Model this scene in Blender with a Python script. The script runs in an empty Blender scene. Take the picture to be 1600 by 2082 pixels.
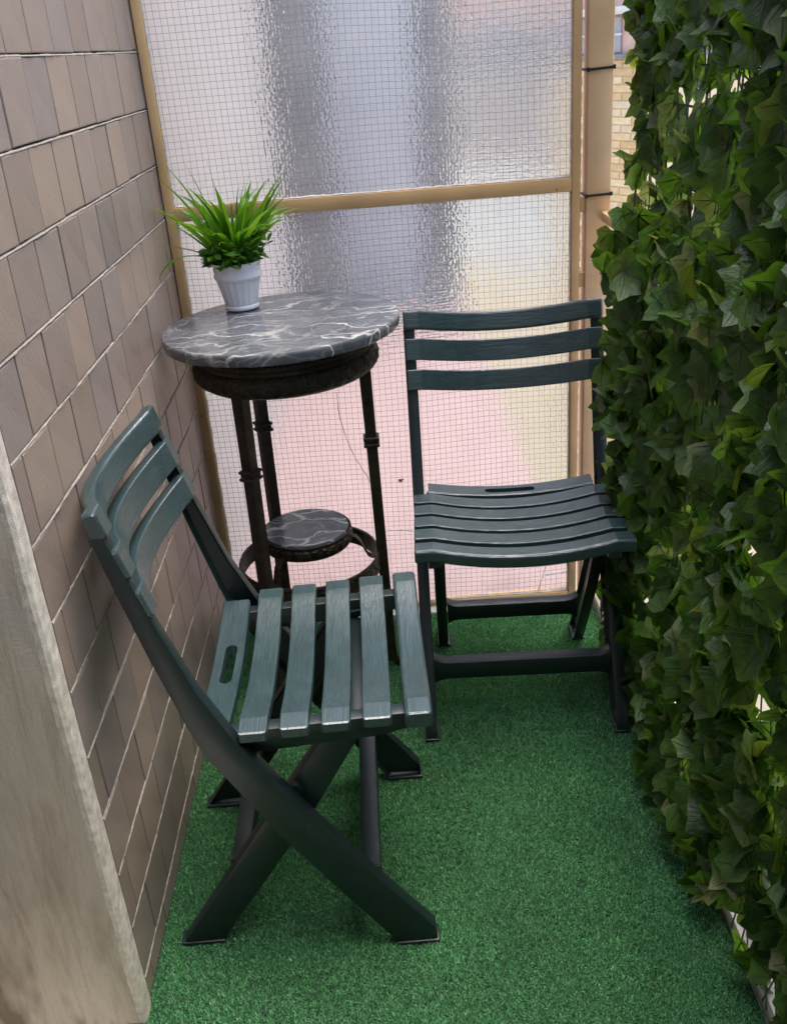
import bpy, bmesh, math, random
import numpy as np
from mathutils import Vector, Matrix

random.seed(7); rng = np.random.default_rng(7)
R = math.radians
scene = bpy.context.scene
COL = scene.collection

# ------------------------------------------------------------------ camera
cam_d = bpy.data.cameras.new('camera'); cam = bpy.data.objects.new('camera', cam_d); COL.objects.link(cam)
cam_d.sensor_fit = 'HORIZONTAL'; cam_d.sensor_width = 36.0; cam_d.lens = 36.0 * 1977.36 / 1600.0
cam_d.clip_start = 0.02; cam_d.clip_end = 500
CP = Vector((0.4239, -0.7667, 1.2667))
_rx, _ry, _rz = 0.4489, -0.0783, 0.0022
_f = Vector((-math.sin(_rz) * math.cos(_rx), math.cos(_rz) * math.cos(_rx), -math.sin(_rx)))
_r = Vector((math.cos(_rz), math.sin(_rz), 0)); _u = _r.cross(_f)
_r2 = _r * math.cos(_ry) + _u * math.sin(_ry); _u2 = -_r * math.sin(_ry) + _u * math.cos(_ry)
cam.matrix_world = Matrix(((_r2.x, _u2.x, -_f.x, CP.x), (_r2.y, _u2.y, -_f.y, CP.y), (_r2.z, _u2.z, -_f.z, CP.z), (0, 0, 0, 1)))
scene.camera = cam

# ------------------------------------------------------------------ sky, sun, exposure
SUN_EL, SUN_AZ = R(77), R(62)          # azimuth clockwise from +y towards +x
world = bpy.data.worlds.new('World'); scene.world = world; world.use_nodes = True
wn = world.node_tree.nodes; wl = world.node_tree.links; wn.clear()
sky = wn.new('ShaderNodeTexSky'); sky.sky_type = 'NISHITA'; sky.sun_disc = False
sky.sun_elevation = SUN_EL; sky.sun_rotation = SUN_AZ; sky.dust_density = 3.0; sky.air_density = 1.0; sky.ozone_density = 0.6
bg = wn.new('ShaderNodeBackground'); bg.inputs['Strength'].default_value = 0.15
wo = wn.new('ShaderNodeOutputWorld'); wl.new(sky.outputs[0], bg.inputs[0]); wl.new(bg.outputs[0], wo.inputs[0])
sun_d = bpy.data.lights.new('sun', 'SUN'); sun_d.energy = 1.5; sun_d.angle = R(50); sun_d.color = (1.0, 0.96, 0.9)
sun = bpy.data.objects.new('sun', sun_d); COL.objects.link(sun)
_sd = Vector((math.sin(SUN_AZ) * math.cos(SUN_EL), math.cos(SUN_AZ) * math.cos(SUN_EL), math.sin(SUN_EL)))
sun.rotation_euler = _sd.to_track_quat('Z', 'Y').to_euler()
vs = scene.view_settings; vs.view_transform = 'Standard'; vs.look = 'None'; vs.gamma = 1.0; vs.use_curve_mapping = False
vs.exposure = 1.62
scene.render.engine = 'CYCLES'
cy = scene.cycles; cy.use_denoising = True; cy.max_bounces = 12; cy.transmission_bounces = 8; cy.transparent_max_bounces = 12
cy.diffuse_bounces = 5; cy.glossy_bounces = 4; cy.sample_clamp_indirect = 12.0; cy.blur_glossy = 0.6

# ------------------------------------------------------------------ node helpers
def new_mat(name):
    m = bpy.data.materials.new(name); m.use_nodes = True; nt = m.node_tree; nt.nodes.clear()
    out = nt.nodes.new('ShaderNodeOutputMaterial'); b = nt.nodes.new('ShaderNodeBsdfPrincipled')
    nt.links.new(b.outputs[0], out.inputs[0])
    return m, nt, b, out
def N(nt, t, **kw):
    n = nt.nodes.new(t)
    for k, v in kw.items():
        if k in n.inputs: n.inputs[k].default_value = v
        else: setattr(n, k, v)
    return n
def L(nt, a, b): nt.links.new(a, b)
def coords(nt, scale=(1, 1, 1), src='Object', rot=(0, 0, 0)):
    tc = N(nt, 'ShaderNodeTexCoord'); mp = N(nt, 'ShaderNodeMapping')
    mp.inputs['Scale'].default_value = scale; mp.inputs['Rotation'].default_value = rot
    L(nt, tc.outputs[src], mp.inputs[0]); return mp.outputs[0]
def noise(nt, vec, scale, detail=4, rough=0.55, dist=0.0):
    n = N(nt, 'ShaderNodeTexNoise'); n.inputs['Scale'].default_value = scale; n.inputs['Detail'].default_value = detail
    n.inputs['Roughness'].default_value = rough; n.inputs['Distortion'].default_value = dist
    L(nt, vec, n.inputs['Vector']); return n.outputs['Fac']
def ramp(nt, fac, stops):
    r = N(nt, 'ShaderNodeValToRGB'); el = r.color_ramp.elements
    while len(el) < len(stops): el.new(0.5)
    for e, (p, c) in zip(el, stops):
        e.position = p; e.color = tuple(c) + (1,) if len(c) == 3 else c
    L(nt, fac, r.inputs[0]); return r.outputs[0]
def mixc(nt, fac, a, b, mode='MIX'):
    m = N(nt, 'ShaderNodeMix', data_type='RGBA', blend_type=mode)
    for s, v in ((0, fac), (6, a), (7, b)):
        if hasattr(v, 'links'): L(nt, v, m.inputs[s])
        else: m.inputs[s].default_value = v if s == 0 else tuple(v) + (1,)
    return m.outputs[2]
def math_n(nt, op, a, b=None, c=None):
    m = N(nt, 'ShaderNodeMath', operation=op)
    for i, v in enumerate((a, b, c)):
        if v is None: continue
        if hasattr(v, 'links'): L(nt, v, m.inputs[i])
        else: m.inputs[i].default_value = v
    return m.outputs[0]
def bump(nt, b, h, strength=0.3, dist=0.002):
    n = N(nt, 'ShaderNodeBump'); n.inputs['Strength'].default_value = strength; n.inputs['Distance'].default_value = dist
    L(nt, h, n.inputs['Height']); L(nt, n.outputs[0], b.inputs['Normal']); return n
def obj_random(nt): return N(nt, 'ShaderNodeObjectInfo').outputs['Random']
def simple(name, col, rough=0.5, var=0.15, scale=30, bstr=0.15, bdist=0.001, metal=0.0, spec=0.5):
    m, nt, b, o = new_mat(name); v = coords(nt); f = noise(nt, v, scale)
    lo = tuple(c * (1 - var) for c in col); hi = tuple(min(1, c * (1 + var)) for c in col)
    L(nt, ramp(nt, f, [(0.3, lo), (0.7, hi)]), b.inputs['Base Color'])
    b.inputs['Roughness'].default_value = rough; b.inputs['Metallic'].default_value = metal
    b.inputs['Specular IOR Level'].default_value = spec
    bump(nt, b, noise(nt, v, scale * 8, 3), bstr, bdist); return m

M = {}
# --- glazed brown wall tile
m, nt, b, o = new_mat('tile'); v = coords(nt); rnd = obj_random(nt)
base = ramp(nt, rnd, [(0.0, (0.27, 0.21, 0.17)), (0.25, (0.315, 0.246, 0.196)), (0.5, (0.275, 0.23, 0.206)), (0.75, (0.35, 0.265, 0.203)), (1.0, (0.24, 0.197, 0.176))])
cl = noise(nt, v, 14, 4); fine = noise(nt, v, 160, 3)
c1 = mixc(nt, 0.55, base, ramp(nt, cl, [(0.3, (0.78, 0.77, 0.76)), (0.7, (1.1, 1.08, 1.06))]), 'MULTIPLY')
sp = noise(nt, v, 420, 2); c2 = mixc(nt, ramp(nt, sp, [(0.70, (0, 0, 0)), (0.75, (0.6, 0.6, 0.6))]), c1, (0.5, 0.47, 0.44))
L(nt, c2, b.inputs['Base Color']); L(nt, ramp(nt, cl, [(0.3, (0.34,) * 3), (0.7, (0.5,) * 3)]), b.inputs['Roughness'])
bump(nt, b, math_n(nt, 'ADD', fine, math_n(nt, 'MULTIPLY', cl, 0.9)), 0.45, 0.0012); M['tile'] = m
M['mortar'] = simple('mortar', (0.36, 0.32, 0.275), 0.95, 0.25, 90, 0.6, 0.0015)
M['bed'] = simple('mortar_bed', (0.07, 0.055, 0.045), 0.95, 0.3, 60)
# --- travertine
m, nt, b, o = new_mat('travertine'); v = coords(nt, (1, 1, 0.11)); v2 = coords(nt, (0.8, 1, 1.1))
w1 = noise(nt, v, 48, 8, 0.72, 0.5); pits = noise(nt, v2, 150, 4, 0.6); patch = noise(nt, coords(nt), 5, 4)
c = ramp(nt, w1, [(0.28, (0.38, 0.30, 0.215)), (0.43, (0.53, 0.445, 0.35)), (0.55, (0.62, 0.535, 0.435)), (0.70, (0.52, 0.465, 0.39))])
c = mixc(nt, ramp(nt, patch, [(0.52, (0, 0, 0)), (0.70, (0.6, 0.6, 0.6))]), c, (0.46, 0.43, 0.385))
c = mixc(nt, ramp(nt, pits, [(0.64, (0, 0, 0)), (0.71, (0.5,) * 3)]), c, (0.24, 0.15, 0.085))
stain = noise(nt, coords(nt, (1, 1, 0.35)), 13, 3)
zc = N(nt, 'ShaderNodeSeparateXYZ'); tcn = N(nt, 'ShaderNodeTexCoord'); L(nt, tcn.outputs['Object'], zc.inputs[0])
low = ramp(nt, zc.outputs[2], [(0.0, (1, 1, 1)), (0.45, (0, 0, 0))])
c = mixc(nt, math_n(nt, 'MULTIPLY', ramp(nt, stain, [(0.48, (0, 0, 0)), (0.62, (0.8,) * 3)]), low), c, (0.13, 0.075, 0.035))
L(nt, c, b.inputs['Base Color']); b.inputs['Roughness'].default_value = 0.75
bump(nt, b, math_n(nt, 'SUBTRACT', w1, math_n(nt, 'MULTIPLY', pits, 0.8)), 0.5, 0.003); M['travertine'] = m
M['stone_edge'] = simple('stone_edge', (0.66, 0.60, 0.51), 0.85, 0.25, 70, 0.7, 0.002)
# --- painted tan metal with rust
def painted(name, col, rust=0.68):
    m, nt, b, o = new_mat(name); v = coords(nt)
    f = noise(nt, v, 9, 5); r_ = noise(nt, v, 45, 5, 0.65)
    c = ramp(nt, f, [(0.3, tuple(x * 0.86 for x in col)), (0.7, tuple(x * 1.08 for x in col))])
    c = mixc(nt, ramp(nt, r_, [(rust, (0, 0, 0)), (rust + 0.05, (1, 1, 1))]), c, (0.16, 0.055, 0.018))
    L(nt, c, b.inputs['Base Color']); b.inputs['Roughness'].default_value = 0.48
    bump(nt, b, r_, 0.2, 0.001); return m
M['tan'] = painted('tan_paint', (0.60, 0.375, 0.18))
M['tan_clean'] = painted('tan_paint_post', (0.70, 0.47, 0.27), 0.78)
M['putty'] = simple('putty', (0.62, 0.59, 0.53), 0.9, 0.2, 80, 0.5, 0.002)
# --- wired cast glass
m, nt, b, o = new_mat('wired_glass'); v = coords(nt)
b.inputs['Base Color'].default_value = (0.97, 0.98, 0.985, 1); b.inputs['Transmission Weight'].default_value = 1.0
b.inputs['Roughness'].default_value = 0.045; b.inputs['IOR'].default_value = 1.48
h1 = noise(nt, v, 150, 1, 0.4); h2 = noise(nt, coords(nt, (1, 1, 2.2)), 78, 1)
tcg = N(nt, 'ShaderNodeTexCoord'); sg = N(nt, 'ShaderNodeSeparateXYZ'); L(nt, tcg.outputs['Object'], sg.inputs[0])
wob = math_n(nt, 'MULTIPLY', noise(nt, v, 30, 2), 5.0)
gx = math_n(nt, 'SINE', math_n(nt, 'ADD', math_n(nt, 'MULTIPLY', sg.outputs[0], 2 * math.pi / 0.0064), wob)); gz = math_n(nt, 'SINE', math_n(nt, 'ADD', math_n(nt, 'MULTIPLY', sg.outputs[2], 2 * math.pi / 0.0064), wob))
grid = math_n(nt, 'MULTIPLY', math_n(nt, 'ADD', gx, gz), 0.16)   # the small square pressed pattern
bump(nt, b, math_n(nt, 'ADD', math_n(nt, 'ADD', h1, h2), grid), 0.26, 0.0016)
film = N(nt, 'ShaderNodeBsdfTranslucent'); film.inputs[0].default_value = (0.86, 0.85, 0.85, 1); fm = N(nt, 'ShaderNodeMixShader')   # years of grime on the cast side
L(nt, ramp(nt, noise(nt, coords(nt), 9, 5), [(0.3, (0.04,) * 3), (0.75, (0.11,) * 3)]), fm.inputs[0])
L(nt, b.outputs[0], fm.inputs[1]); L(nt, film.outputs[0], fm.inputs[2]); L(nt, fm.outputs[0], o.inputs[0]); M['glass'] = m
M['wire'] = simple('mesh_wire', (0.13, 0.126, 0.12), 0.6, 0.2, 200, metal=0.3)
M['crack'] = simple('crack_glue', (0.7, 0.40, 0.10), 0.5, 0.3, 60)
M['crack_white'] = simple('crack_silicone', (0.75, 0.74, 0.7), 0.5, 0.1, 60)
# --- chair plastic
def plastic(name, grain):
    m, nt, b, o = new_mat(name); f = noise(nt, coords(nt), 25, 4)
    scr = noise(nt, coords(nt, (1, 1, 0.3)), 60, 5, 0.7); k = 1.0 if grain else 0.32  # same plastic as the slats; leg shade is put into a darker colour
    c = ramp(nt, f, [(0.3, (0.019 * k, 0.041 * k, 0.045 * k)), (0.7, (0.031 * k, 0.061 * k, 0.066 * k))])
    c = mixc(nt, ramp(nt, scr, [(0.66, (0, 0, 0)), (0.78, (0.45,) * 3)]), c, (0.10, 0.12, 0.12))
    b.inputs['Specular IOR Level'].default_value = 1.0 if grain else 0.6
    if grain:   # moulded wood grain running along the slat
        g = noise(nt, coords(nt, (1, 0.045, 1)), 300, 3, 0.7, 0.5); g2 = noise(nt, coords(nt, (1, 0.07, 1)), 110, 3)
        c = mixc(nt, 0.45, c, ramp(nt, g, [(0.36, (0.42,) * 3), (0.62, (1.3,) * 3)]), 'MULTIPLY')
        bump(nt, b, math_n(nt, 'ADD', g, math_n(nt, 'MULTIPLY', g2, 0.6)), 0.6, 0.0014)
        b.inputs['Roughness'].default_value = 0.31
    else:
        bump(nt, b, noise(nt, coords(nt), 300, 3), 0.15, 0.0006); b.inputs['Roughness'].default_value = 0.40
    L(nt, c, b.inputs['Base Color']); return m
M['plastic_grain'] = plastic('green_plastic_grain', True); M['plastic'] = plastic('green_plastic_shaded', False)
# --- marble
def marble(name, mlo, vs_, vw):
    m, nt, b, o = new_mat(name); v = coords(nt)
    wv = N(nt, 'ShaderNodeTexNoise'); wv.inputs['Scale'].default_value = 9; wv.inputs['Detail'].default_value = 5; L(nt, v, wv.inputs['Vector'])
    vm = N(nt, 'ShaderNodeVectorMath', operation='MULTIPLY_ADD'); L(nt, wv.outputs['Color'], vm.inputs[0]); vm.inputs[1].default_value = (0.13, 0.13, 0.1); L(nt, v, vm.inputs[2])
    st = N(nt, 'ShaderNodeMapping'); st.inputs['Scale'].default_value = (0.42, 1.5, 1.0); st.inputs['Rotation'].default_value = (0, 0, R(-6)); L(nt, vm.outputs[0], st.inputs[0])
    def vein(scale, w, seedloc):
        mp = N(nt, 'ShaderNodeMapping'); mp.inputs['Location'].default_value = seedloc; L(nt, st.outputs[0], mp.inputs[0])
        vo = N(nt, 'ShaderNodeTexVoronoi', feature='DISTANCE_TO_EDGE'); vo.inputs['Scale'].default_value = scale; L(nt, mp.outputs[0], vo.inputs['Vector'])
        return ramp(nt, vo.outputs['Distance'], [(0.0, (1, 1, 1)), (w, (0, 0, 0))])
    mask1 = ramp(nt, noise(nt, v, 7, 3), [(mlo, (0, 0, 0)), (mlo + 0.18, (1, 1, 1))])
    blot = ramp(nt, noise(nt, st.outputs[0], 30, 5, 0.65), [(0.635, (0, 0, 0)), (0.69, (0.9,) * 3)])
    basec = ramp(nt, noise(nt, v, 22, 6, 0.6), [(0.3, (0.055, 0.06, 0.07)), (0.7, (0.13, 0.14, 0.158))])
    c = mixc(nt, math_n(nt, 'MULTIPLY', vein(vs_, vw, (0, 0, 0)), mask1), basec, (0.56, 0.54, 0.5))
    c = mixc(nt, math_n(nt, 'MULTIPLY', vein(21, 0.035, (3, 1, 0)), 0.35), c, (0.44, 0.43, 0.42))
    c = mixc(nt, math_n(nt, 'MULTIPLY', blot, mask1), c, (0.5, 0.49, 0.46))
    L(nt, c, b.inputs['Base Color']); L(nt, ramp(nt, noise(nt, v, 40, 4), [(0.3, (0.13,) * 3), (0.7, (0.26,) * 3)]), b.inputs['Roughness']); return m
M['marble'] = marble('grey_marble', 0.45, 10, 0.034); M['marble_low'] = marble('grey_marble_shelf', 0.2, 13, 0.05)
# --- dark bronze table metal
m, nt, b, o = new_mat('aged_bronze'); v = coords(nt); f = noise(nt, v, 40, 5)
L(nt, ramp(nt, f, [(0.3, (0.022, 0.017, 0.012)), (0.7, (0.066, 0.052, 0.037))]), b.inputs['Base Color'])
b.inputs['Metallic'].default_value = 0.55; b.inputs['Roughness'].default_value = 0.5; bump(nt, b, noise(nt, v, 250, 4), 0.3, 0.001); M['bronze'] = m
m, nt, b, o = new_mat('bronze_relief'); v = coords(nt, (1, 1, 1.0)); f = noise(nt, v, 75, 2, 0.5, 1.5)
L(nt, ramp(nt, f, [(0.3, (0.012, 0.009, 0.006)), (0.7, (0.06, 0.046, 0.032))]), b.inputs['Base Color'])
b.inputs['Metallic'].default_value = 0.5; b.inputs['Roughness'].default_value = 0.48; bump(nt, b, f, 0.9, 0.006); M['relief'] = m
M['pot'] = simple('pot_white', (0.74, 0.75, 0.80), 0.38, 0.03, 20, 0.05)
# --- turf
M['turf_base'] = simple('turf_base', (0.034, 0.115, 0.05), 0.9, 0.4, 300, 0.8, 0.004)
def leafmat(name, stops, trans=0.35, rough=0.4, tcol=1.6, island=True, gain=None):
    m, nt, b, o = new_mat(name)
    r0 = obj_random(nt)
    if island:
        r0 = math_n(nt, 'FRACT', math_n(nt, 'ADD', r0, N(nt, 'ShaderNodeNewGeometry').outputs['Random Per Island']))
    c = ramp(nt, r0, stops)
    if gain: c = mixc(nt, 0.5, c, ramp(nt, noise(nt, coords(nt), gain, 3), [(0.3, (0.55,) * 3), (0.7, (1.35,) * 3)]), 'MULTIPLY')
    L(nt, c, b.inputs['Base Color']); b.inputs['Roughness'].default_value = rough
    tr = N(nt, 'ShaderNodeBsdfTranslucent')
    L(nt, mixc(nt, 1.0, c, (tcol * 1.05, tcol, tcol * 0.45), 'MULTIPLY'), tr.inputs[0])
    mx = N(nt, 'ShaderNodeMixShader'); mx.inputs[0].default_value = trans
    L(nt, b.outputs[0], mx.inputs[1]); L(nt, tr.outputs[0], mx.inputs[2]); L(nt, mx.outputs[0], o.inputs[0]); return m
M['turf'] = leafmat('turf_blade', [(0, (0.055, 0.175, 0.072)), (0.3, (0.112, 0.335, 0.142)), (0.7, (0.135, 0.39, 0.182)), (0.9, (0.165, 0.38, 0.16)), (1, (0.25, 0.48, 0.29))], 0.25, 0.34, 1.2, True, 5)
def ivymat(name, stops, trans, tcol):
    m, nt, b, o = new_mat(name); r0 = math_n(nt, 'FRACT', math_n(nt, 'ADD', obj_random(nt), N(nt, 'ShaderNodeNewGeometry').outputs['Random Per Island']))
    c = ramp(nt, r0, stops); uv = N(nt, 'ShaderNodeUVMap'); uv.uv_map = 'UVMap'
    sx = N(nt, 'ShaderNodeSeparateXYZ'); L(nt, uv.outputs[0], sx.inputs[0]); ax_ = math_n(nt, 'ABSOLUTE', sx.outputs[0])
    cb = N(nt, 'ShaderNodeCombineXYZ'); L(nt, sx.outputs[0], cb.inputs[0]); L(nt, sx.outputs[1], cb.inputs[1]); L(nt, math_n(nt, 'MULTIPLY', r0, 50.0), cb.inputs[2])
    mot = noise(nt, cb.outputs[0], 3.2, 5, 0.6)
    c = mixc(nt, 0.7, c, ramp(nt, mot, [(0.3, (0.5,) * 3), (0.7, (1.45, 1.4, 1.2))]), 'MULTIPLY')
    # pale flush along the midrib, fine side veins
    c = mixc(nt, math_n(nt, 'MULTIPLY', ramp(nt, ax_, [(0.0, (1,) * 3), (0.2, (0,) * 3)]), 0.35), c, (0.14, 0.22, 0.05))
    w = math_n(nt, 'SINE', math_n(nt, 'MULTIPLY', math_n(nt, 'SUBTRACT', sx.outputs[1], math_n(nt, 'MULTIPLY', ax_, 0.9)), 55.0))
    line = ramp(nt, math_n(nt, 'MULTIPLY_ADD', w, 0.5, 0.5), [(0.86, (0,) * 3), (0.97, (1,) * 3)])
    c = mixc(nt, math_n(nt, 'MULTIPLY', line, 0.08), c, (0.02, 0.04, 0.012))
    L(nt, c, b.inputs['Base Color']); L(nt, ramp(nt, mot, [(0.3, (0.3,) * 3), (0.7, (0.5,) * 3)]), b.inputs['Roughness'])
    bump(nt, b, math_n(nt, 'ADD', math_n(nt, 'MULTIPLY', mot, 2.0), math_n(nt, 'MULTIPLY', line, -0.2)), 0.5, 0.004)
    tr = N(nt, 'ShaderNodeBsdfTranslucent'); L(nt, mixc(nt, 1.0, c, (tcol * 1.1, tcol, tcol * 0.4), 'MULTIPLY'), tr.inputs[0])
    mx = N(nt, 'ShaderNodeMixShader'); mx.inputs[0].default_value = trans
    L(nt, b.outputs[0], mx.inputs[1]); L(nt, tr.outputs[0], mx.inputs[2]); L(nt, mx.outputs[0], o.inputs[0]); return m
M['ivy'] = ivymat('ivy_leaf', [(0, (0.022, 0.06, 0.013)), (0.3, (0.044, 0.112, 0.017)), (0.6, (0.07, 0.16, 0.024)), (0.85, (0.044, 0.09, 0.025)), (1, (0.12, 0.18, 0.04))], 0.45, 2.1)
M['ivy_pale'] = ivymat('ivy_leaf_pale', [(0, (0.16, 0.22, 0.10)), (0.5, (0.24, 0.28, 0.16)), (1, (0.20, 0.27, 0.13))], 0.45, 1.4)
M['vein'] = simple('ivy_vein', (0.016, 0.034, 0.014), 0.5, 0.2, 60)
M['stem'] = simple('ivy_stem', (0.03, 0.05, 0.02), 0.6, 0.2, 60)
M['blade'] = leafmat('plant_blade', [(0, (0.05, 0.16, 0.012)), (0.4, (0.10, 0.27, 0.018)), (0.75, (0.16, 0.36, 0.022)), (1, (0.23, 0.42, 0.04))], 0.35, 0.35, 1.5, True, 22)
M['sprig'] = leafmat('plant_sprig', [(0, (0.05, 0.16, 0.02)), (0.5, (0.09, 0.26, 0.03)), (1, (0.2, 0.4, 0.07))], 0.35, 0.4, 1.4, True)
M['soil'] = simple('soil', (0.02, 0.03, 0.012), 0.95, 0.4, 100)
M['black_wire'] = simple('black_wire', (0.02, 0.028, 0.024), 0.5, 0.2, 100)
M['tie'] = simple('tie_plastic', (0.018, 0.024, 0.018), 0.45, 0.2, 100)
M['plaster'] = simple('white_plaster', (0.72, 0.70, 0.66), 0.9, 0.08, 6, 0.3, 0.003)
M['shade_wall'] = simple('brown_render', (0.56, 0.51, 0.45), 0.9, 0.1, 6)
M['pink_floor'] = simple('terracotta_floor', (0.33, 0.235, 0.232), 0.5, 0.15, 12)
M['pale_wall'] = simple('pale_wall', (0.43, 0.41, 0.41), 0.85, 0.08, 5)
M['dark_grey'] = simple('dark_grey_paint', (0.21, 0.215, 0.225), 0.5, 0.2, 8)
M['blue_grey'] = simple('blue_grey_paint', (0.47, 0.49, 0.53), 0.5, 0.06, 5)
M['pink_plaster'] = simple('pink_plaster', (0.62, 0.42, 0.34), 0.9, 0.12, 8)
M['ochre'] = simple('ochre_wall', (0.84, 0.66, 0.42), 0.9, 0.12, 6)
m, nt, b, o = new_mat('ochre_brick'); v = coords(nt)
L(nt, mixc(nt, 0.4, ramp(nt, obj_random(nt), [(0, (0.62, 0.42, 0.2)), (0.4, (0.72, 0.52, 0.28)), (0.7, (0.68, 0.54, 0.36)), (1, (0.78, 0.6, 0.34))]), ramp(nt, noise(nt, v, 20), [(0.3, (0.6,) * 3), (0.7, (1.2,) * 3)]), 'MULTIPLY'), b.inputs['Base Color'])
b.inputs['Roughness'].default_value = 0.9; M['ochre_brick'] = m
M['cream'] = simple('cream_wall', (0.74, 0.68, 0.58), 0.9, 0.08, 4)
M['sand'] = simple('sand_paint', (0.62, 0.51, 0.33), 0.9, 0.1, 6)
M['terracotta'] = simple('terracotta_paint', (0.45, 0.2, 0.12), 0.8, 0.1, 5)
M['shutter'] = simple('grey_shutter', (0.36, 0.34, 0.36), 0.6, 0.1, 10)
M['ground'] = simple('courtyard_paving', (0.5, 0.47, 0.43), 0.9, 0.15, 2)
M['kerb'] = simple('pale_marble_kerb', (0.62, 0.6, 0.56), 0.5, 0.1, 15)

# ------------------------------------------------------------------ object helpers
def tag(o, label=None, cat=None, group=None, kind=None):
    if label: o['label'] = label
    if cat: o['category'] = cat
    if group: o['group'] = group
    if kind: o['kind'] = kind
    return o
def empty(name, loc=(0, 0, 0), rz=0.0):
    o = bpy.data.objects.new(name, None); COL.objects.link(o); o.location = loc; o.rotation_euler = (0, 0, rz); o.empty_display_size = 0.05
    return o
def link(name, me, parent=None):
    o = bpy.data.objects.new(name, me); COL.objects.link(o)
    if parent is not None: o.parent = parent
    return o
def obj(name, bm, mat, parent=None, smooth=False, sharp=38):
    bmesh.ops.recalc_face_normals(bm, faces=bm.faces)
    me = bpy.data.meshes.new(name); bm.to_mesh(me); bm.free()
    for mm in (mat if isinstance(mat, (list, tuple)) else [mat]): me.materials.append(mm)
    if smooth:
        me.polygons.foreach_set('use_smooth', [True] * len(me.polygons))
        try: me.set_sharp_from_angle(angle=R(sharp))
        except Exception: pass
    return link(name, me, parent)
def add_box(bm, x0, x1, y0, y1, z0, z1, bev=0.0, seg=2):
    vs_ = [bm.verts.new((x, y, z)) for x in (x0, x1) for y in (y0, y1) for z in (z0, z1)]
    fs = [(0, 1, 3, 2), (4, 6, 7, 5), (0, 4, 5, 1), (2, 3, 7, 6), (0, 2, 6, 4), (1, 5, 7, 3)]
    faces = [bm.faces.new([vs_[i] for i in f]) for f in fs]
    if bev > 0:
        es = list({e for f in faces for e in f.edges})
        bmesh.ops.bevel(bm, geom=es, offset=bev, segments=seg, affect='EDGES', profile=0.5)
def box(name, dims, mat, parent=None, bev=0.0, seg=2):
    bm = bmesh.new(); add_box(bm, *dims, bev=bev, seg=seg); return obj(name, bm, mat, parent, bev > 0)
def add_loft(bm, rings, caps=True):
    R_ = [[bm.verts.new(p) for p in r] for r in rings]; n = len(rings[0])
    for a, b_ in zip(R_[:-1], R_[1:]):
        for i in range(n): bm.faces.new((a[i], a[(i + 1) % n], b_[(i + 1) % n], b_[i]))
    if caps: bm.faces.new(R_[0][::-1]); bm.faces.new(R_[-1])
def add_tube(bm, pts, rad, n=8):
    pts = [Vector(p) for p in pts]; rings = []; up = None
    for i, p in enumerate(pts):
        t = (pts[min(i + 1, len(pts) - 1)] - pts[max(i - 1, 0)]).normalized()
        if up is None: up = t.orthogonal().normalized()
        up = (up - t * up.dot(t)).normalized(); s = t.cross(up)
        r = rad[i] if isinstance(rad, (list, tuple)) else rad
        rings.append([p + (up * math.cos(2 * math.pi * k / n) + s * math.sin(2 * math.pi * k / n)) * r for k in range(n)])
    add_loft(bm, rings)
def add_lathe(bm, prof, n=64, cx=0, cy_=0, mod=None):
    rows = []
    for r, z in prof:
        rows.append([bm.verts.new((cx + (r * (mod(k / n, z) if mod else 1)) * math.cos(2 * math.pi * k / n), cy_ + (r * (mod(k / n, z) if mod else 1)) * math.sin(2 * math.pi * k / n), z)) for k in range(n)])
    for a, b_ in zip(rows[:-1], rows[1:]):
        for k in range(n): bm.faces.new((a[k], a[(k + 1) % n], b_[(k + 1) % n], b_[k]))
    return rows
def rrect(w, h, r, n=3):
    pts = []
    for cx_, cy_, a0 in ((w / 2 - r, h / 2 - r, 0), (-w / 2 + r, h / 2 - r, 90), (-w / 2 + r, -h / 2 + r, 180), (w / 2 - r, -h / 2 + r, 270)):
        for k in range(n + 1):
            a = R(a0 + 90 * k / n); pts.append((cx_ + r * math.cos(a), cy_ + r * math.sin(a)))
    return pts
def mesh_np(name, verts, faces_flat, loop_n, mats, midx=None, parent=None):
    me = bpy.data.meshes.new(name); nf = len(faces_flat) // loop_n
    me.vertices.add(len(verts)); me.vertices.foreach_set('co', np.asarray(verts, np.float32).ravel())
    me.loops.add(len(faces_flat)); me.loops.foreach_set('vertex_index', np.asarray(faces_flat, np.int32))
    me.polygons.add(nf); me.polygons.foreach_set('loop_start', np.arange(0, nf * loop_n, loop_n, dtype=np.int32))
    for mm in mats: me.materials.append(mm)
    if midx is not None: me.polygons.foreach_set('material_index', np.asarray(midx, np.int32))
    me.update(calc_edges=True); me.validate()
    return link(name, me, parent)
def project(p):
    d = Vector(p) - CP; dd = d.dot(_f)
    return 800 + 1977.36 * d.dot(_r2) / dd, 1041 - 1977.36 * d.dot(_u2) / dd, dd

# ================================================================== SETTING
tag(box('ground', (-30, 40, -30, 60, -6.2, -6.0), M['ground']), kind='structure')
tag(box('balcony_floor', (-0.30, 0.955, -2.6, 1.33, -0.16, -0.006), M['plaster']), kind='structure')
tag(box('shade_roof', (-0.45, 1.0, -1.749, -1.25, 2.45, 2.62), M['plaster']), kind='structure')  # unseen slab added overhead to cut light from behind the camera
bm = bmesh.new()
add_box(bm, -0.0085, 0.885, -2.4, 1.268, -0.006, 0.0)
tag(obj('turf', bm, M['turf_base']), kind='structure')
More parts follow.
